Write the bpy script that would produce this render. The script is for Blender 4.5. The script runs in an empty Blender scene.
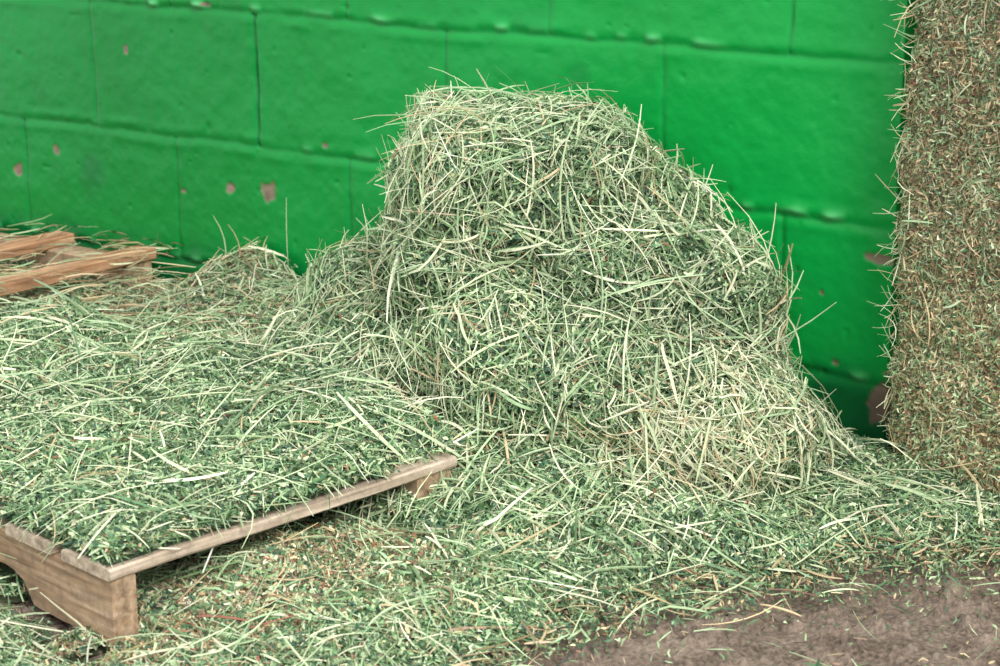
import bpy, math, numpy as np
from mathutils import Vector, Matrix
rng = np.random.default_rng(7)
sc = bpy.context.scene
try:
    sc.view_settings.view_transform = 'Standard'
    sc.view_settings.look = 'None'
    sc.view_settings.exposure = 0.0
except Exception: pass

# ---------------------------------------------------------------- helpers
TAB = rng.random((64,64,64))
def noise3(p, f, off=0.0):
    q = np.asarray(p)*f + 37.3 + off
    i = np.floor(q).astype(int); t = q-i; t = t*t*(3-2*t)
    i0 = i & 63; i1 = (i+1) & 63
    x0,y0,z0 = i0.T; x1,y1,z1 = i1.T; tx,ty,tz = t.T
    a = TAB[x0,y0,z0]*(1-tx)+TAB[x1,y0,z0]*tx
    b = TAB[x0,y1,z0]*(1-tx)+TAB[x1,y1,z0]*tx
    c = TAB[x0,y0,z1]*(1-tx)+TAB[x1,y0,z1]*tx
    d = TAB[x0,y1,z1]*(1-tx)+TAB[x1,y1,z1]*tx
    return ((a*(1-ty)+b*ty)*(1-tz)+(c*(1-ty)+d*ty)*tz)*2-1
def fbm(p, f, o=3, off=0.0):
    r = 0; a = 1; s = 0
    for k in range(o):
        r = r + a*noise3(p, f*2**k, off+k*11.7); s += a; a *= .5
    return r/s
def lin(c):
    c = np.array(c, float)/255
    return np.where(c<=.04045, c/12.92, ((c+.055)/1.055)**2.4)
def sstep(a,b,x):
    t = np.clip((x-a)/(b-a),0,1); return t*t*(3-2*t)
def norm(v): return v/np.maximum(np.linalg.norm(v,axis=-1,keepdims=True),1e-9)

P0 = np.array([.463,2.27]); WD = np.array([-.813,.582]); WD/=np.linalg.norm(WD)
NF = np.array([-WD[1], WD[0]])
if NF[1] > 0: NF = -NF              # facing the room
WS0=-.02
def clamp(V, wall=True, zmin=.004):
    V = V.copy()
    V[:,2] = np.maximum(V[:,2], zmin)
    if wall:
        s = (V[:,:2]-P0)@WD
        d = (V[:,:2]-P0)@NF
        push = np.where((s>-.6)&(d<.014), .014-d, 0)
        V[:,:2] += push[:,None]*NF
    return V

def mesh_obj(name, V, F, col=None, mats=(), mi=None, smooth=False, parent=None):
    V = np.asarray(V,np.float32); F = np.asarray(F,np.int32)
    me = bpy.data.meshes.new(name)
    me.vertices.add(len(V)); me.vertices.foreach_set('co', V.ravel())
    k = F.shape[1]
    me.loops.add(F.size); me.loops.foreach_set('vertex_index', F.ravel())
    me.polygons.add(len(F)); me.polygons.foreach_set('loop_start', np.arange(0,F.size,k,dtype=np.int32))
    me.polygons.foreach_set('loop_total', np.full(len(F),k,np.int32))
    if mi is not None: me.polygons.foreach_set('material_index', np.asarray(mi,np.int32))
    me.polygons.foreach_set('use_smooth', np.full(len(F), smooth))
    me.update(calc_edges=True)
    if col is not None:
        a = me.color_attributes.new('Col','FLOAT_COLOR','POINT')
        c4 = np.ones((len(V),4),np.float32); c4[:,:3] = col
        a.data.foreach_set('color', c4.ravel())
    for m in mats: me.materials.append(m)
    me.validate()
    ob = bpy.data.objects.new(name, me); sc.collection.objects.link(ob)
    if parent: ob.parent = parent
    return ob

class Acc:
    def __init__(s): s.V=[];s.F=[];s.C=[];s.n=0
    def add(s,V,F,C):
        s.V.append(V); s.F.append(F+s.n); s.C.append(np.broadcast_to(C,V.shape)); s.n+=len(V)
    def make(s,name,mat):
        return mesh_obj(name,np.concatenate(s.V),np.concatenate(s.F),np.concatenate(s.C),[mat])

def strands(acc, P, D, N, L, W, C, bend=.15, nseg=4, tube=False, wall=True, zmin=.004, kink=0.0, flat=1.2, droop=0.0):
    n = len(P)
    D = norm(D); B = norm(np.cross(D, N)+1e-6)
    amt = np.abs(rng.normal(0,1,(n,1)))**1.4          # most are nearly straight, a few strongly bent
    bv = (B*rng.choice([-1,1],(n,1))*amt + N*rng.normal(-.3,.5,(n,1)))*bend - N*(droop*L/.08)[:,None]
    kp = rng.uniform(-.3,.3,n); kd = norm(rng.normal(0,1,(n,3)))*(rng.random((n,1))<.25)*kink
    roll = rng.uniform(-flat,flat,(n,1))
    S = norm(B*np.cos(roll)+N*np.sin(roll)); T = norm(np.cross(D,S))
    rows=[]
    m = 3 if tube else 2
    for k in range(nseg+1):
        u = k/nseg-.5
        pos = P + D*(L*u)[:,None] + bv*(L*(u*u*4-.33))[:,None]*.5 + kd*(L*np.maximum(0,u-kp))[:,None]
        w = (W*(1-.5*abs(2*u)**3))[:,None]*.5
        if tube:
            for a in (0,2.094,4.189): rows.append(pos+S*w*math.cos(a)+T*w*math.sin(a)*.6)
        else:
            rows.append(pos+S*w); rows.append(pos-S*w)
    V = np.stack(rows,1).reshape(-1,3)
    R = m*(nseg+1)
    q=[]
    for k in range(nseg):
        a=k*m; b=a+m
        if tube:
            for j in range(3): q.append((a+j,a+(j+1)%3,b+(j+1)%3,b+j))
        else: q.append((a,a+1,b+1,b))
    F = (np.array(q)[None]+ (np.arange(n)*R)[:,None,None]).reshape(-1,4)
    acc.add(clamp(V,wall,zmin), F, np.repeat(C,R,0))

PAL = {k:lin(v) for k,v in dict(straw=(238,237,204), pale=(212,224,182), sage=(174,198,152), mid=(124,156,108),
        dark=(84,118,86), deep=(56,86,62), tan=(214,192,152), brown=(146,120,94), red=(164,106,84)).items()}
def pick(n, w, jit=.12):
    ks = list(w); p = np.array([w[k] for k in ks],float); p/=p.sum()
    c = np.array([PAL[k] for k in ks])[rng.choice(len(ks),n,p=p)]
    c = c*(1+rng.normal(0,jit,(n,1))) + rng.normal(0,.010,(n,3))
    return np.clip(c,.01,.95)

def sample(V,T,n,wt=None):
    A,B,C = V[T[:,0]],V[T[:,1]],V[T[:,2]]
    cr = np.cross(B-A,C-A); ar = np.linalg.norm(cr,axis=1)
    w = ar*(wt if wt is not None else 1); w/=w.sum()
    i = rng.choice(len(T),n,p=w)
    r1=np.sqrt(rng.random((n,1))); r2=rng.random((n,1))
    return A[i]*(1-r1)+B[i]*r1*(1-r2)+C[i]*r1*r2, norm(cr[i])

def flow_dirs(P,N,f=4,spread=.9,off=0, poke=.12):
    n=len(P)
    th = noise3(P,f,off)*5 + rng.normal(0,spread,n)
    ref = np.zeros((n,3)); ref[:,0]=1; ref[:,1]=.3
    t1 = norm(np.cross(N,ref)+1e-4); t2 = np.cross(N,t1)
    D = t1*np.sin(th)[:,None]+t2*np.cos(th)[:,None]
    return norm(D + N*rng.normal(0,poke,(n,1)))

# ---------------------------------------------------------------- materials
def newmat(name):
    m=bpy.data.materials.new(name); m.use_nodes=True
    nt=m.node_tree; b=nt.nodes['Principled BSDF']; return m,nt,b
def hay_mat(name):
    m,nt,b=newmat(name)
    at=nt.nodes.new('ShaderNodeAttribute'); at.attribute_name='Col'
    tc=nt.nodes.new('ShaderNodeTexCoord'); ns=nt.nodes.new('ShaderNodeTexNoise'); ns.inputs['Scale'].default_value=220
    nt.links.new(tc.outputs['Object'],ns.inputs['Vector'])
    mr=nt.nodes.new('ShaderNodeMapRange'); mr.inputs['To Min'].default_value=.75; mr.inputs['To Max'].default_value=1.25
    nt.links.new(ns.outputs['Fac'],mr.inputs['Value'])
    mx=nt.nodes.new('ShaderNodeVectorMath'); mx.operation='SCALE'
    nt.links.new(at.outputs['Color'],mx.inputs[0]); nt.links.new(mr.outputs['Result'],mx.inputs['Scale'])
    nt.links.new(mx.outputs['Vector'],b.inputs['Base Color'])
    b.inputs['Roughness'].default_value=.5; b.inputs['Specular IOR Level'].default_value=.4
    tr=nt.nodes.new('ShaderNodeBsdfTranslucent'); nt.links.new(mx.outputs['Vector'],tr.inputs['Color'])
    ms=nt.nodes.new('ShaderNodeMixShader'); ms.inputs[0].default_value=.12
    nt.links.new(b.outputs[0],ms.inputs[1]); nt.links.new(tr.outputs[0],ms.inputs[2])
    nt.links.new(ms.outputs[0],nt.nodes['Material Output'].inputs['Surface'])
    return m
MH = hay_mat('hay'); MBALE = hay_mat('baled_hay')

def wood_mat(name,c1,c2,c3,dirty=.5):
    m,nt,b=newmat(name)
    mp=nt.nodes.new('ShaderNodeMapping'); mp.inputs['Scale'].default_value=(8,120,120)
    at=nt.nodes.new('ShaderNodeAttribute'); at.attribute_name='grain'
    nt.links.new(at.outputs['Vector'],mp.inputs['Vector'])
    ns=nt.nodes.new('ShaderNodeTexNoise'); ns.inputs['Scale'].default_value=1; ns.inputs['Detail'].default_value=8; ns.inputs['Distortion'].default_value=.4
    nt.links.new(mp.outputs[0],ns.inputs['Vector'])
    cr=nt.nodes.new('ShaderNodeValToRGB'); e=cr.color_ramp.elements
    e[0].position=.3; e[0].color=(*lin(c1),1); e[1].position=.7; e[1].color=(*lin(c3),1)
    x=e.new(.5); x.color=(*lin(c2),1)
    nt.links.new(ns.outputs['Fac'],cr.inputs['Fac'])
    n2=nt.nodes.new('ShaderNodeTexNoise'); n2.inputs['Scale'].default_value=60; n2.inputs['Detail'].default_value=8; n2.inputs['Roughness'].default_value=.75
    nt.links.new(at.outputs['Vector'],n2.inputs['Vector'])
    mr=nt.nodes.new('ShaderNodeMapRange'); mr.inputs['From Min'].default_value=.45; mr.inputs['From Max'].default_value=.65; mr.inputs['To Max'].default_value=dirty
    nt.links.new(n2.outputs['Fac'],mr.inputs['Value'])
    mx=nt.nodes.new('ShaderNodeMix'); mx.data_type='RGBA'; mx.inputs['B'].default_value=(*lin((112,98,82)),1)
    nt.links.new(mr.outputs[0],mx.inputs['Factor']); nt.links.new(cr.outputs[0],mx.inputs['A']); nt.links.new(mx.outputs['Result'],b.inputs['Base Color'])
    bp=nt.nodes.new('ShaderNodeBump'); bp.inputs['Strength'].default_value=.5; bp.inputs['Distance'].default_value=.002
    nt.links.new(ns.outputs['Fac'],bp.inputs['Height']); nt.links.new(bp.outputs[0],b.inputs['Normal'])
    b.inputs['Roughness'].default_value=.85
    return m
MW_DECK=wood_mat('weathered_deck_wood',(148,130,110),(196,176,154),(222,204,184),.45)
MW_STR=wood_mat('stringer_wood',(124,98,74),(172,142,112),(200,172,144),.65)
MW_RED=wood_mat('reddish_wood',(136,94,66),(190,140,104),(208,172,140),.45)

# ---------------------------------------------------------------- floor (dirt)
def axis(a,b,c,d,coarse,fine):
    return np.concatenate([np.arange(a,b,coarse),np.arange(b,c,fine),np.arange(c,d,coarse)])
xs=axis(-2.3,-.6,.75,2.3,.03,.0032); ys=axis(-.6,1.55,2.1,4.0,.03,.0032)
nx,ny=len(xs),len(ys)
X,Y=np.meshgrid(xs,ys); Vf=np.stack([X.ravel(),Y.ravel(),np.zeros(X.size)],1)
clod=np.clip(fbm(Vf,60,3,5)-.05,0,1)
Vf[:,2]=fbm(Vf,9,4)*.010+clod*.024-.010+fbm(Vf,150,2,9)*.0026
idx=np.arange(nx*ny).reshape(ny,nx)
Ff=np.stack([idx[:-1,:-1],idx[:-1,1:],idx[1:,1:],idx[1:,:-1]],-1).reshape(-1,4)
m,nt,b=newmat('dirt')
tc=nt.nodes.new('ShaderNodeTexCoord')
n1=nt.nodes.new('ShaderNodeTexNoise'); n1.inputs['Scale'].default_value=18; n1.inputs['Detail'].default_value=10; n1.inputs['Roughness'].default_value=.72
n2=nt.nodes.new('ShaderNodeTexNoise'); n2.inputs['Scale'].default_value=200; n2.inputs['Detail'].default_value=4
for n_ in (n1,n2): nt.links.new(tc.outputs['Object'],n_.inputs['Vector'])
cr=nt.nodes.new('ShaderNodeValToRGB'); e=cr.color_ramp.elements
e[0].position=.38; e[0].color=(*lin((80,66,55)),1); e[1].position=.62; e[1].color=(*lin((154,136,120)),1)
ad=nt.nodes.new('ShaderNodeMath'); ad.operation='MULTIPLY_ADD'; ad.inputs[1].default_value=.45
nt.links.new(n2.outputs['Fac'],ad.inputs[0])
s2=nt.nodes.new('ShaderNodeMath'); s2.operation='MULTIPLY'; s2.inputs[1].default_value=.55; nt.links.new(n1.outputs['Fac'],s2.inputs[0]); nt.links.new(s2.outputs[0],ad.inputs[2])
nt.links.new(ad.outputs[0],cr.inputs['Fac']); nt.links.new(cr.outputs[0],b.inputs['Base Color'])
bp=nt.nodes.new('ShaderNodeBump'); bp.inputs['Strength'].default_value=1; bp.inputs['Distance'].default_value=.008
nt.links.new(ad.outputs[0],bp.inputs['Height']); nt.links.new(bp.outputs[0],b.inputs['Normal']); b.inputs['Roughness'].default_value=.95
mesh_obj('floor',Vf,Ff,mats=[m],smooth=True)

# ---------------------------------------------------------------- wall
s0,s1=WS0,3.2; z1=1.25
ns_,nz=1150,430
S=np.linspace(s0,s1,ns_); Z=np.linspace(0,z1,nz)
SS,ZZ=np.meshgrid(S,Z); s=SS.ravel(); z=ZZ.ravel()
q=np.stack([s,z,np.zeros_like(s)],1)
wob=fbm(q,7,2,3)*.005+noise3(q,40,77)*.0010
LA=.49; H=.2; course=np.floor((z-LA+wob)/H+100).astype(int)
fz=((z-LA+wob)/H+100)%1; dz=np.minimum(fz,1-fz)*H
dzs=np.where(fz<.5,fz,fz-1)*H          # signed distance from the bed joint
Lb=.355
offs=np.where((course-99)%2==0,.31,.31-Lb/2)
fs=((s-offs+wob*.7)/Lb+50)%1; ds=np.minimum(fs,1-fs)*Lb
gv=np.clip(.6+.6*noise3(q,8,21),.15,1.1)
h=-.0034*np.exp(-(dz/.0050)**2)*gv + .0014*np.exp(-((dz-.013)/.007)**2)*(noise3(q,22,9)+.6)
jid=np.floor((s-offs)/Lb+.5)
jv=np.clip(noise3(np.stack([course*3.7,jid*5.1,s*0],1),1.0,2)*.6+.65,.35,1.1)
jv=np.where((np.abs(s-1.02)<.05)&(z>.29)&(z<.49),1.8,jv)
h+= -.0042*np.exp(-(ds/.0038)**2)*jv*(.8+.5*noise3(q,35,61))
h+= fbm(q,12,3,1)*.0020 + fbm(q,45,3,4)*.0012
bead=np.clip(noise3(q*np.array([1,.7,1]),42,14)+.06,0,1)*sstep(-.45,.2,noise3(q,5,41))
h+= bead*.0080*np.exp(-((dzs-.006)/.0055)**2)
# runs and pits in the thick paint
pit=sstep(.72,.9,noise3(q,70,51)); h-=pit*.0016
chips=[(1.003,.226,.017,.016),(1.083,.221,.009,.008),(1.576,.199,.010,.011),(1.478,.242,.007,.009),(-.003,.25,.020,.007),
 (.073,.197,.006,.005),(.886,.305,.005,.005),(1.185,.205,.007,.004),(.40,.33,.003,.003),(.05,.11,.006,.004),(1.12,.50,.009,.004),(-.012,.07,.014,.03),(1.30,.42,.004,.006)]
warp=fbm(q,70,2,8)*.6; mask=np.zeros_like(s)
for cs,cz,rs,rz in chips:
    r=np.sqrt(((s-cs)/rs)**2+((z-cz)/rz)**2)
    mask=np.maximum(mask,sstep(1.1,.8,r+warp))
h-=mask*.0018
base=P0[None]+s[:,None]*WD[None]+h[:,None]*NF[None]
Vw=np.column_stack([base,z])
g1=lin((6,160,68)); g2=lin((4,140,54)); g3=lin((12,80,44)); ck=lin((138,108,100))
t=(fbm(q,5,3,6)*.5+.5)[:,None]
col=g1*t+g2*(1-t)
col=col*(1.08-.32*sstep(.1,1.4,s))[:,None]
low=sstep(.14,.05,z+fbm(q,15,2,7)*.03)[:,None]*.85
col=col*(1-low)+g3*low  # stained dark green base course, with the shadow there painted into the colour
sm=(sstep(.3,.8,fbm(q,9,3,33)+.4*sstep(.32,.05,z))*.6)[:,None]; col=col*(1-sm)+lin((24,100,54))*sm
gr=(np.exp(-((dzs-.006)/.006)**2)*bead)[:,None]*.8; col=col*(1-gr)+lin((110,200,135))*gr  # highlights along the mortar beads, painted as lighter green
dj=np.maximum(np.exp(-(dz/.0035)**2)*.25*gv,np.exp(-(ds/.003)**2)*.38*jv)[:,None]*(1-gr); dj=np.clip(dj,0,.75); col=col*(1-dj)+lin((14,88,48))*dj
col=col*(1-mask[:,None]*.85)+(ck*(1+.25*noise3(q,90,2)[:,None]))*mask[:,None]*.85
idx=np.arange(ns_*nz).reshape(nz,ns_)
Fw=np.stack([idx[:-1,:-1],idx[:-1,1:],idx[1:,1:],idx[1:,:-1]],-1).reshape(-1,4)
th=.15
fr=np.concatenate([idx[0,:],idx[1:,-1],idx[-1,-2::-1],idx[-2:0:-1,0]])
nb=len(Vw); back=Vw[fr].copy(); back[:,:2]-=NF*th
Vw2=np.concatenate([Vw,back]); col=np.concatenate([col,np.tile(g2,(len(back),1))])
k=len(fr); a=np.arange(k); b2=(a+1)%k
Fs=np.stack([fr[a],nb+a,nb+b2,fr[b2]],1)
c4=[nb+0,nb+ns_-1,nb+ns_-1+nz-1,nb+ns_-1+nz-1+ns_-1]
Fw2=np.concatenate([Fw,Fs,np.array([c4])])
m,nt,b=newmat('green_gloss_paint')
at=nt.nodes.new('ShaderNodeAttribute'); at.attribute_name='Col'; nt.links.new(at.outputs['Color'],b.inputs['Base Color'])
tc=nt.nodes.new('ShaderNodeTexCoord'); n1=nt.nodes.new('ShaderNodeTexNoise'); n1.inputs['Scale'].default_value=45; n1.inputs['Detail'].default_value=5
nt.links.new(tc.outputs['Object'],n1.inputs['Vector'])
bp=nt.nodes.new('ShaderNodeBump'); bp.inputs['Strength'].default_value=.4; bp.inputs['Distance'].default_value=.003
nt.links.new(n1.outputs['Fac'],bp.inputs['Height']); nt.links.new(bp.outputs[0],b.inputs['Normal'])
b.inputs['Roughness'].default_value=.36; b.inputs['Specular IOR Level'].default_value=.3
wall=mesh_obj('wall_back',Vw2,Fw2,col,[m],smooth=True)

# ---------------------------------------------------------------- hay mound blobs -> remeshed surface
def sellip(c,r,p=2.0,tilt=0.0,n=40):
    u=np.linspace(0,2*np.pi,n,endpoint=False); v=np.linspace(-np.pi/2,np.pi/2,n//2+1)
    U,Vv=np.meshgrid(u,v); f=lambda w:np.sign(w)*np.abs(w)**(2/p)
    x=f(np.cos(Vv))*f(np.cos(U)); y=f(np.cos(Vv))*f(np.sin(U)); zz=f(np.sin(Vv))
    P=np.stack([x*r[0],y*r[1],zz*r[2]],-1).reshape(-1,3)
    ct,st=math.cos(tilt),math.sin(tilt)
    P=np.column_stack([P[:,0]*ct+P[:,2]*st,P[:,1],-P[:,0]*st+P[:,2]*ct])+np.array(c)
    i=np.arange(n*(n//2+1)).reshape(-1,n); j=np.roll(i,-1,1)
    F=np.stack([i[:-1],j[:-1],j[1:],i[1:]],-1).reshape(-1,4)
    return P,F
def blob_surface(blobs,voxel,amp=.016):
    acc=[];fa=[];n=0
    for bl in blobs:
        P,F=sellip(*bl); acc.append(P); fa.append(F+n); n+=len(P)
    ob=mesh_obj('tmp',np.concatenate(acc),np.concatenate(fa))
    md=ob.modifiers.new('r','REMESH'); md.mode='VOXEL'; md.voxel_size=voxel
    sm=ob.modifiers.new('s','SMOOTH'); sm.iterations=1
    dg=bpy.context.evaluated_depsgraph_get(); me=ob.evaluated_get(dg).to_mesh()
    V=np.zeros(len(me.vertices)*3,np.float32); me.vertices.foreach_get('co',V); V=V.reshape(-1,3).astype(float)
    Nn=np.zeros(len(me.vertices)*3,np.float32); me.vertices.foreach_get('normal',Nn); Nn=Nn.reshape(-1,3)
    me.calc_loop_triangles()
    T=np.zeros(len(me.loop_triangles)*3,np.int32); me.loop_triangles.foreach_get('vertices',T); T=T.reshape(-1,3)
    bpy.data.objects.remove(ob,do_unlink=True)
    rid=1-np.abs(noise3(V,13,17))*2        # ridged clumps
    # pressed flakes lie at a slant: layered ledges along that direction
    lz=(V[:,2]+.42*V[:,0]+.015*noise3(V,9,71))*15.0
    led=(np.abs((lz%1)-.5)*2)**2
    V=V+Nn*(fbm(V,8,2,2)*amp*1.1+rid*amp*.6+fbm(V,30,3,6)*amp*1.1-led*.011-.002)[:,None]
    return clamp(V),T
pile_blobs=[((.028,2.34,.286),(.140,.15,.128),4.2,.10),
 ((.105,2.33,.262),(.158,.13,.118),3.6,.46),
 ((.180,2.26,.190),(.138,.12,.113),3.4,.42),
 ((.11,2.30,.09),(.225,.17,.16),3.0,0),
 ((.185,2.14,.08),(.150,.10,.100),3.6,.18),
 ((.03,2.20,.11),(.09,.10,.11),2.8,-.2),
 ((-.10,2.44,.06),(.17,.15,.160),2.4,.0),
 ((-.165,2.32,.04),(.17,.13,.125),2.4,-.1),
 ((.03,2.09,.0),(.25,.19,.065),2.0,0),
 ((.29,2.17,.01),(.112,.10,.088),2.4,.1)]
V,T=blob_surface(pile_blobs,.009)
pile=Acc()
def add_base(acc,V,T,c,jit=.25,f=60):
    mid=(V[T[:,1]]+V[T[:,2]])/2
    VV=np.concatenate([V,mid]); F=np.column_stack([T[:,0],T[:,1],len(V)+np.arange(len(T)),T[:,2]])
    C=np.asarray(c)*(1+jit*noise3(VV,f)[:,None])
    acc.add(VV,F,np.clip(C,.01,1))
add_base(pile,V,T,lin((58,80,54)))
mix_leaf=dict(dark=4.6,deep=2.6,mid=5,sage=3.8,pale=1.5,tan=.3,red=.12,brown=.25)
mix_stalk=dict(straw=4.2,pale=5.5,sage=5,mid=2.4,dark=.5,tan=.7,brown=.1)
def tone(P):
    return (1+.20*fbm(P,5,2,3))[:,None]
def hay_scatter(acc,V,T,nchaff,nshort,nlong,wt=None,off=0,leaf=mix_leaf,stalk=mix_stalk,wall=True,zmin=.004,wmul=1.0,poke=.12,lmul=1.0,bright=1.0,thick=.020,droop=0.0,cs=1.0):
    P,N=sample(V,T,nchaff,wt); P=P+N*rng.uniform(-.003,thick,(len(P),1))
    D=norm(rng.normal(0,1,(len(P),3))+N*rng.normal(0,.3,(len(P),1)))
    strands(acc,P,D,N,rng.uniform(.004,.012,len(P))*cs,rng.uniform(.0016,.0044,len(P))*wmul*cs,pick(len(P),leaf,.22)*tone(P)*bright,.4,2,False,wall,zmin,flat=.9)
    P,N=sample(V,T,nshort,wt); P=P+N*rng.uniform(0,thick*.85,(len(P),1))
    D=flow_dirs(P,N,5,1.4,off,poke=.22)
    mx={k:leaf.get(k,0)+stalk.get(k,0)*.8 for k in PAL}
    strands(acc,P,D,N,rng.uniform(.014,.040,len(P))*lmul,rng.uniform(.0010,.0028,len(P))*wmul,pick(len(P),mx,.15)*tone(P)*bright,.12,2,False,wall,zmin)
    P,N=sample(V,T,nlong,wt); P=P+N*(rng.uniform(0,1,(len(P),1))**1.2*thick*1.2+.002)
    D=flow_dirs(P,N,3.5,.85,off,poke=poke)
    W=np.clip(rng.lognormal(-6.2,.42,len(P)),.0010,.0048)
    strands(acc,P,D,N,np.clip(rng.lognormal(-2.78,.50,len(P)),.025,.2)*lmul,W*wmul,pick(len(P),stalk,.12)*tone(P)*bright,.12,6,True,wall,zmin,kink=.6,droop=droop)
hay_scatter(pile,V,T,220000,52000,9600,poke=.08,droop=.12,thick=.018)
nrm=norm(np.cross(V[T[:,1]]-V[T[:,0]],V[T[:,2]]-V[T[:,0]])); cc=V[T].mean(1)
wl=(np.abs(nrm[:,2])<.6)*(cc[:,2]>.1)*((cc[:,0]<.0)*1.+.15)
P,N=sample(V,T,1300,wl); P=P+N*rng.uniform(.004,.02,(len(P),1))
D=norm(np.array([0,0,-1.])+rng.normal(0,.35,(len(P),3)))
strands(pile,P,D,N,rng.uniform(.03,.10,len(P)),rng.uniform(.0014,.003,len(P)),pick(len(P),mix_stalk),.16,5,True,kink=.5,droop=.08)
wo=(cc[:,2]>.08)*1.0
P,N=sample(V,T,650,wo); P=P+N*.014; D=flow_dirs(P,N,3,1.3,8,.45)
strands(pile,P,D,N,rng.uniform(.04,.10,len(P)),rng.uniform(.0012,.0030,len(P)),pick(len(P),dict(straw=4,pale=4,tan=1,sage=2)),.14,6,True,kink=.5,droop=.02)
wr=np.exp(-((cc[:,0]-.24)/.09)**2-((cc[:,2]-.10)/.05)**2)*(nrm[:,1]<0)
P,N=sample(V,T,1900,wr); P=P+N*rng.uniform(.004,.022,(len(P),1)); D=flow_dirs(P,N,3,.9,3,.06)
strands(pile,P,D,N,rng.uniform(.015,.055,len(P)),rng.uniform(.0014,.0034,len(P)),pick(len(P),dict(straw=5,tan=2,pale=4)),.12,4,True,kink=.5,droop=.08)
pile.make('hay_pile',MH)

# ---------------------------------------------------------------- loose hay on ground + on pallet
C1=np.array([-.368,1.673]); e1=np.array([.693,.721]); e1/=np.linalg.norm(e1); n1v=np.array([-e1[1],e1[0]])
PE,PN,PH=.463,.78,.083
def gauss(x,y,cx,cy,r): return np.exp(-((x-cx)**2+(y-cy)**2)/(r*r))
def edge(x,y):   # >0 where hay covers ground
    p=np.stack([x,y,0*x],1)
    return y-np.interp(x,[-.6,-.3,-.06,.04,.2,.54,1.0],[1.45,1.5,1.62,1.73,1.845,1.945,2.02])+fbm(p,7,3,4)*.075
def corner_gap(x,y):
    p=np.stack([x,y],1)-C1
    a=p@n1v; ee=p@e1
    return np.exp(-(np.maximum(0,-ee-.02)/.045)**2-(np.maximum(0,-a)/.03)**2)*(a<.3)*(ee<.04)*sstep(.3,.15,a)
def hbed(x,y):
    p=np.stack([x,y,0*x],1)
    cov=sstep(-.03,.10,edge(x,y))
    a=(x-C1[0])*n1v[0]+(y-C1[1])*n1v[1]; ee=(x-C1[0])*e1[0]+(y-C1[1])*e1[1]
    back=sstep(.40,.62,ee)*sstep(.02,.22,a)+ sstep(PN-.02,PN+.1,a)
    back=np.clip(back,0,1)
    h=-.012+.022*cov+ cov*(fbm(p,8,3,8)*.014+fbm(p,30,2,8)*.008)
    h+=.034*np.exp(-((a+.01)/.06)**2)*sstep(.04,.2,ee)*sstep(.40,.28,ee)
    h+=back*(.044+fbm(p,6,2,12)*.020)
    h+=.070*gauss(x,y,-.38,2.84,.10)+.03*gauss(x,y,-.25,2.68,.13)
    h+=.014*gauss(x,y,.38,2.13,.07)
    h+=.012*cov*gauss(x,y,.2,1.95,.2)
    h-=corner_gap(x,y)*.016
    return h
res=.009
xs=np.arange(-1.5,1.05,res); ys=np.arange(1.3,3.75,res); X,Y=np.meshgrid(xs,ys)
x=X.ravel(); y=Y.ravel(); Vb=np.column_stack([x,y,hbed(x,y)])
idx=np.arange(len(x)).reshape(X.shape)
T1=np.stack([idx[:-1,:-1],idx[:-1,1:],idx[1:,1:]],-1).reshape(-1,3); T2=np.stack([idx[:-1,:-1],idx[1:,1:],idx[1:,:-1]],-1).reshape(-1,3)
Tall=np.concatenate([T1,T2])
cen=Vb[Tall].mean(1)
L0=np.array([.466,2.212]); bf=np.array([.55,-.835]); bf/=np.linalg.norm(bf); bg=np.array([-bf[1],bf[0]])
dW=(cen[:,:2]-P0)@NF
inb=((cen[:,:2]-L0)@bg>.005)&((cen[:,:2]-L0)@bf>-.03)
ok=(dW>.02)&~inb&(cen[:,2]>-.004)
Tb=Tall[ok]; cen=cen[ok]
bed=Acc()
a_=(cen[:,:2]-C1)@n1v; ee_=(cen[:,:2]-C1)@e1
under=(a_>-.0)&(a_<PN)&(ee_>0)&(ee_<PE)
add_base(bed,Vb,Tb,lin((82,90,66)))
eg=edge(cen[:,0],cen[:,1])
cg=1-.65*corner_gap(cen[:,0],cen[:,1])
wt=sstep(-.05,.07,eg)*np.where(under&(a_>.2),.05,1.0)*cg
nearp=np.exp(-((a_+.03)/.11)**2)*((ee_>-.08)&(ee_<.36))
vis=((cen[:,0]/cen[:,1]>-.36)&(cen[:,0]/cen[:,1]<.36)).astype(float)*.93+.07
brd=(cen[:,1]>2.5)&(cen[:,0]<-.52)
green=wt*vis*np.where(a_>PN,.6,1)*(1-.75*nearp)*np.where(brd,.4,1)
hay_scatter(bed,Vb,Tb,250000,58000,6000,green,20,zmin=.004,poke=.08,thick=.014,droop=.04,lmul=.95)
mixb=dict(tan=3,brown=2.8,sage=2.2,pale=1.4,straw=.6,dark=1.5,mid=1,red=.3)
hay_scatter(bed,Vb,Tb,48000,10000,500,wt*vis*(nearp+.02),20,leaf=mixb,stalk=mixb,lmul=.7,thick=.012)
Vd=Vb.copy(); Vd[:,2]=.003
cA=Vd[Tall].mean(1); eA=edge(cA[:,0],cA[:,1])
w2=(sstep(-.20,0,eA)**2.5*sstep(.10,0,eA)+.03*sstep(.1,0,eA))*((cA[:,:2]-P0)@NF>.02)*(np.abs(cA[:,0]/cA[:,1])<.4)
mixf=dict(mid=3,dark=3,sage=2,brown=2,tan=1.2,deep=1.5)
hay_scatter(bed,Vd,Tall,16000,3000,300,w2,5,leaf=mixf,stalk=dict(tan=3,sage=2,pale=1,mid=1,brown=1.5),poke=.04,lmul=.8,thick=.004,cs=.8,zmin=.001)
bk=np.clip(sstep(2.25,2.5,cen[:,1])*(cen[:,0]<-.1),0,1)*np.where(brd,.6,1)
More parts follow.
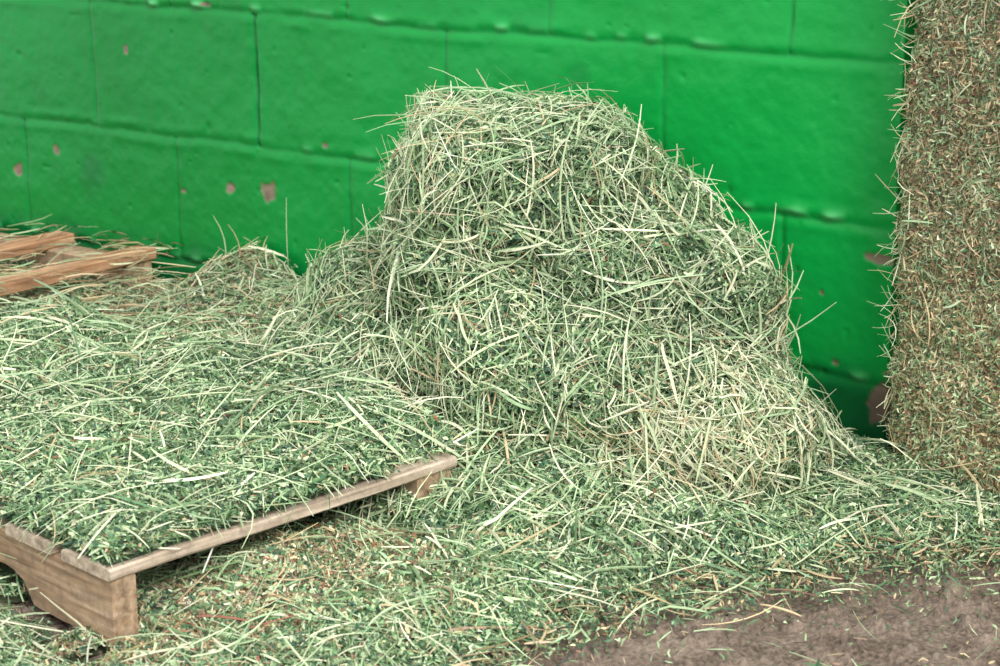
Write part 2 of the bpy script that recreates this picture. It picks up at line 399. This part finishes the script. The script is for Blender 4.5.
hay_scatter(bed,Vb,Tb,40000,14000,1500,bk*vis,9,leaf=dict(tan=2.6,sage=2.5,brown=3.4,dark=2,mid=1.4),stalk=dict(tan=4,pale=2.2,sage=2.4,straw=.6,brown=2.2),wmul=1.1,bright=.88,thick=.013)
# layer lying on pallet deck
ne,nn=56,88
E,A=np.meshgrid(np.linspace(.004,PE+.02,ne),np.linspace(.006,PN+.03,nn))
e_=E.ravel(); a2=A.ravel(); xy=C1+e_[:,None]*e1+a2[:,None]*n1v
p=np.column_stack([xy,0*e_])
ed=np.clip(np.minimum(e_,a2)/.10,0,1); ed=ed*(2-ed)
hp=PH+.002+ed*(.020+fbm(p,7,3,3)*.030+fbm(p,26,2,3)*.012)
hp+=.02*gauss(xy[:,0],xy[:,1],-.22,2.06,.12)+.010*gauss(xy[:,0],xy[:,1],-.5,2.15,.2)
barew=sstep(.06,.03,a2)*sstep(.33,.38,e_)
hp=hp*(1-barew)+np.minimum(hp,PH-.004)*barew
Vp=np.column_stack([xy,hp]); idx=np.arange(len(e_)).reshape(E.shape)
T1p=np.stack([idx[:-1,:-1],idx[:-1,1:],idx[1:,1:]],-1).reshape(-1,3); T2p=np.stack([idx[:-1,:-1],idx[1:,1:],idx[1:,:-1]],-1).reshape(-1,3)
Tp=np.concatenate([T1p,T2p]); cp=Vp[Tp].mean(1)
ap=(cp[:,:2]-C1)@n1v; ep=(cp[:,:2]-C1)@e1
add_base(bed,Vp,Tp,lin((68,86,60)))
wp=sstep(0,.03,np.minimum(ap,ep)+.004)*np.where((ap<.035)&(ep>.36),.12,1)
hay_scatter(bed,Vp,Tp,150000,34000,2900,wp,31,zmin=.02,poke=.08,thick=.016,droop=.04,lmul=.95)
nn_=420
P=np.column_stack([rng.uniform(-.98,-.5,nn_),rng.uniform(2.5,3.15,nn_),rng.uniform(.09,.124,nn_)])
N=np.tile([0,0,1.],(nn_,1)); D=norm(np.column_stack([rng.normal(.8,.5,nn_),rng.normal(.4,.6,nn_),rng.normal(0,.06,nn_)]))
strands(bed,P,D,N,rng.uniform(.03,.1,nn_),rng.uniform(.0012,.003,nn_),pick(nn_,dict(tan=3,pale=1,brown=3,sage=2)),.15,4,True,kink=.4)
for (px,py,z0_,z1_,lx) in ((-.425,2.84,.08,.19,.01),(-.32,2.80,.08,.225,-.008),(-.36,2.83,.1,.16,.02),(-.40,2.82,.1,.18,-.02)):
    Dn=np.array([[lx*6,-.05,1.]])
    strands(bed,np.array([[px,py,(z0_+z1_)/2]]),Dn*np.array([.15,1,1]),np.array([[0,-1.,0]]),np.array([z1_-z0_]),np.array([.0026]),pick(1,dict(pale=1,tan=1)),.10,6,True)
bed.make('loose_hay',MH)

# ---------------------------------------------------------------- pallets
def box_parts(parent,name,o,du,dv,u0,u1,v0,v1,z0,z1,mat,segs=14,notch=None):
    us=np.linspace(u0,u1,segs+1)
    Vv=[];G=[]
    sd=rng.random()*50
    bev=min(.002,(z1-z0)*.2)
    for u in us:
        w=noise3(np.array([[u*9,sd,0]]),1)[0]*.002+noise3(np.array([[u*60,sd,3]]),1)[0]*.0007
        zb=z0
        if notch:
            for (c,hw,hh) in notch:
                if abs(u-c)<hw: zb=z0+hh*math.sqrt(max(0,1-((u-c)/hw)**4))
        prof=[(v0+bev,zb),(v1-bev,zb),(v1,zb+bev),(v1,z1-bev),(v1-bev,z1),(v0+bev,z1),(v0,z1-bev),(v0,zb+bev)]
        for v,zq in prof:
            v=v+w; zq=zq+(w*.6 if zq>z0+.001 else 0)
            Vv.append((*(o+du*u+dv*v),zq)); G.append((u+sd,v+sd,zq))
    F=[]
    for k in range(segs):
        for j in range(8):
            F.append((k*8+j,k*8+(j+1)%8,(k+1)*8+(j+1)%8,(k+1)*8+j))
    for q_ in ([0,1,2,3],[0,3,4,7],[7,4,5,6]):
        F.append(tuple(q_)); F.append(tuple(segs*8+j for j in q_[::-1]))
    ob=mesh_obj(name,Vv,F,mats=[mat],parent=parent)
    a=ob.data.attributes.new('grain','FLOAT_VECTOR','POINT')
    if len(ob.data.vertices)==len(G): a.data.foreach_set('vector',np.array(G,np.float32).ravel())
    return ob
def pallet(name,o,du,dv,LU,LV,Ht,mdeck,mstr,bw=.082,gap=.022,sw=.028,tk=.012):
    em=bpy.data.objects.new(name,None); sc.collection.objects.link(em)
    for i,u in enumerate((0.004,LU/2-.02,LU-.058)):
        lv0=0.004 if i!=1 else .06
        w_=sw if i<2 else .050
        box_parts(em,'stringer_%d'%(i+1),o,dv,du,lv0,LV-.004,u,u+w_,.002,Ht-tk,mstr,segs=44,notch=[(LV*.30,.085,.03),(LV*.73,.085,.03)])
    n=int(round((LV+gap)/(bw+gap))); g=(LV-n*bw)/(n-1)
    for i in range(n):
        v=i*(bw+g); box_parts(em,'deck_board_%d'%(i+1),o,du,dv,0,LU,v,v+bw,Ht-tk,Ht,mdeck,segs=24)
    return em
pallet('wooden_pallet',C1,e1,n1v,PE,PN,PH,MW_DECK,MW_STR)
e2=-NF; n2=WD
C2=np.array([-.555,2.955])-e2*.66
dd=((C2+e2*.66)-P0)@NF
C2=C2+NF*(.02-dd)
pallet('wooden_pallet',C2,e2,n2,.655,.8,.112,MW_RED,MW_STR,bw=.042,gap=.142,tk=.018)

# ---------------------------------------------------------------- hay bale standing at the right
BL,BG,BH=.62,.45,.92
def bale():
    acc=Acc()
    o=np.array([*L0,0.]); U=np.array([*bf,0.]); G=np.array([*bg,0.]); Zv=np.array([0,0,1.])
    def grid(org,a,la,b,lb):
        na=max(4,int(la/.009)); nb_=max(4,int(lb/.009))
        A,B=np.meshgrid(np.linspace(0,la,na+1),np.linspace(0,lb,nb_+1))
        P=org+A.ravel()[:,None]*a+B.ravel()[:,None]*b
        i=np.arange(P.shape[0]).reshape(A.shape)
        T=np.concatenate([np.stack([i[:-1,:-1],i[:-1,1:],i[1:,1:]],-1).reshape(-1,3),np.stack([i[:-1,:-1],i[1:,1:],i[1:,:-1]],-1).reshape(-1,3)])
        return P,T
    fl=[grid(o,U,BL,Zv,BH),grid(o+G*BG,-G,BG,Zv,BH),grid(o+U*BL,G,BG,Zv,BH),grid(o+U*BL+G*BG,-U,BL,Zv,BH),grid(o+Zv*BH,U,BL,G,BG),grid(o,G,BG,U,BL)]
    cen=o+U*BL/2+G*BG/2+Zv*BH/2
    VV=[];TT=[];n=0
    for P,T in fl: VV.append(P);TT.append(T+n);n+=len(P)
    V=np.concatenate(VV);T=np.concatenate(TT)
    loc=np.column_stack([(V-cen)@U/(BL/2),(V-cen)@G/(BG/2),(V-cen)@Zv/(BH/2)])
    r=(np.abs(loc)**26).sum(1)**(1/26); loc=loc/np.maximum(r,1e-6)[:,None]
    V=cen+loc[:,:1]*U*BL/2+loc[:,1:2]*G*BG/2+loc[:,2:3]*Zv*BH/2
    dirn=norm(V-cen)
    lay=noise3(V*np.array([.6,.6,2.6]),14,5)*.006+fbm(V,25,3,8)*.010+fbm(V,6,2,1)*.007
    V=V+dirn*(lay-.006)[:,None]; V[:,2]=np.maximum(V[:,2],.001)
    add_base(acc,V,T,lin((158,144,118)),.35,70)
    lf=dict(brown=2.8,tan=3.2,sage=2.8,dark=1.0,mid=1.4,pale=1.4,red=.15); st=dict(tan=4,brown=1,sage=1.8,pale=2.6,straw=1.6)
    cc=V[T].mean(1); N=norm(np.cross(V[T[:,1]]-V[T[:,0]],V[T[:,2]]-V[T[:,0]]))
    w=np.where((N@np.array([-.3,-1,0]))>0,1,.1)*np.where(cc[:,2]<.7,1,.25)*np.where((cc[:,:2]-L0)@bf<.3,1,.2)
    hay_scatter(acc,V,T,110000,16000,500,w,50,leaf=lf,stalk=st,wall=False,poke=.04,lmul=.7,wmul=.8,thick=.006,bright=1.12,cs=.9)
    n=240; zz=rng.uniform(.05,.85,n); P=o+Zv*zz[:,None]+U*rng.uniform(0,.02,(n,1))
    D=norm(np.array([-.7,-.45,0])+rng.normal(0,.5,(n,3))); Nn=np.tile(np.array([-.3,-.95,0]),(n,1))
    strands(acc,P-D*.005,D,Nn,rng.uniform(.02,.07,n),rng.uniform(.0008,.002,n),pick(n,dict(pale=3,tan=2,sage=3,straw=2)),.25,5,True,True,kink=.8)
    return acc.make('hay_bale',MBALE)
bale()

# ---------------------------------------------------------------- light
w=bpy.data.worlds.new('World'); sc.world=w; w.use_nodes=True
w.node_tree.nodes['Background'].inputs[0].default_value=(.95,.98,1,1); w.node_tree.nodes['Background'].inputs[1].default_value=1.3
def sun(name,rot,en,ang,col):
    l=bpy.data.lights.new(name,'SUN'); l.energy=en; l.angle=math.radians(ang); l.color=col
    o=bpy.data.objects.new(name,l); o.rotation_euler=[math.radians(a) for a in rot]; sc.collection.objects.link(o)
sun('sun_light',(44,26,0),2.9,25,(1,.985,.955))

# ---------------------------------------------------------------- camera
cd=bpy.data.cameras.new('camera'); cam=bpy.data.objects.new('camera',cd); sc.collection.objects.link(cam)
cam.location=(0,0,.76); cam.rotation_euler=(math.radians(90-14.9),0,0)
cd.lens=68.4; cd.sensor_width=36; cd.clip_start=.05
cd.dof.use_dof=True; cd.dof.focus_distance=2.2; cd.dof.aperture_fstop=11
sc.camera=cam

# turn the whole place so that the block wall runs along world X
bpy.context.view_layer.update()
R=Matrix.Rotation(math.pi-math.atan2(WD[1],WD[0]),4,'Z')
for ob in list(sc.objects):
    if ob.parent is None: ob.matrix_world=R@ob.matrix_world
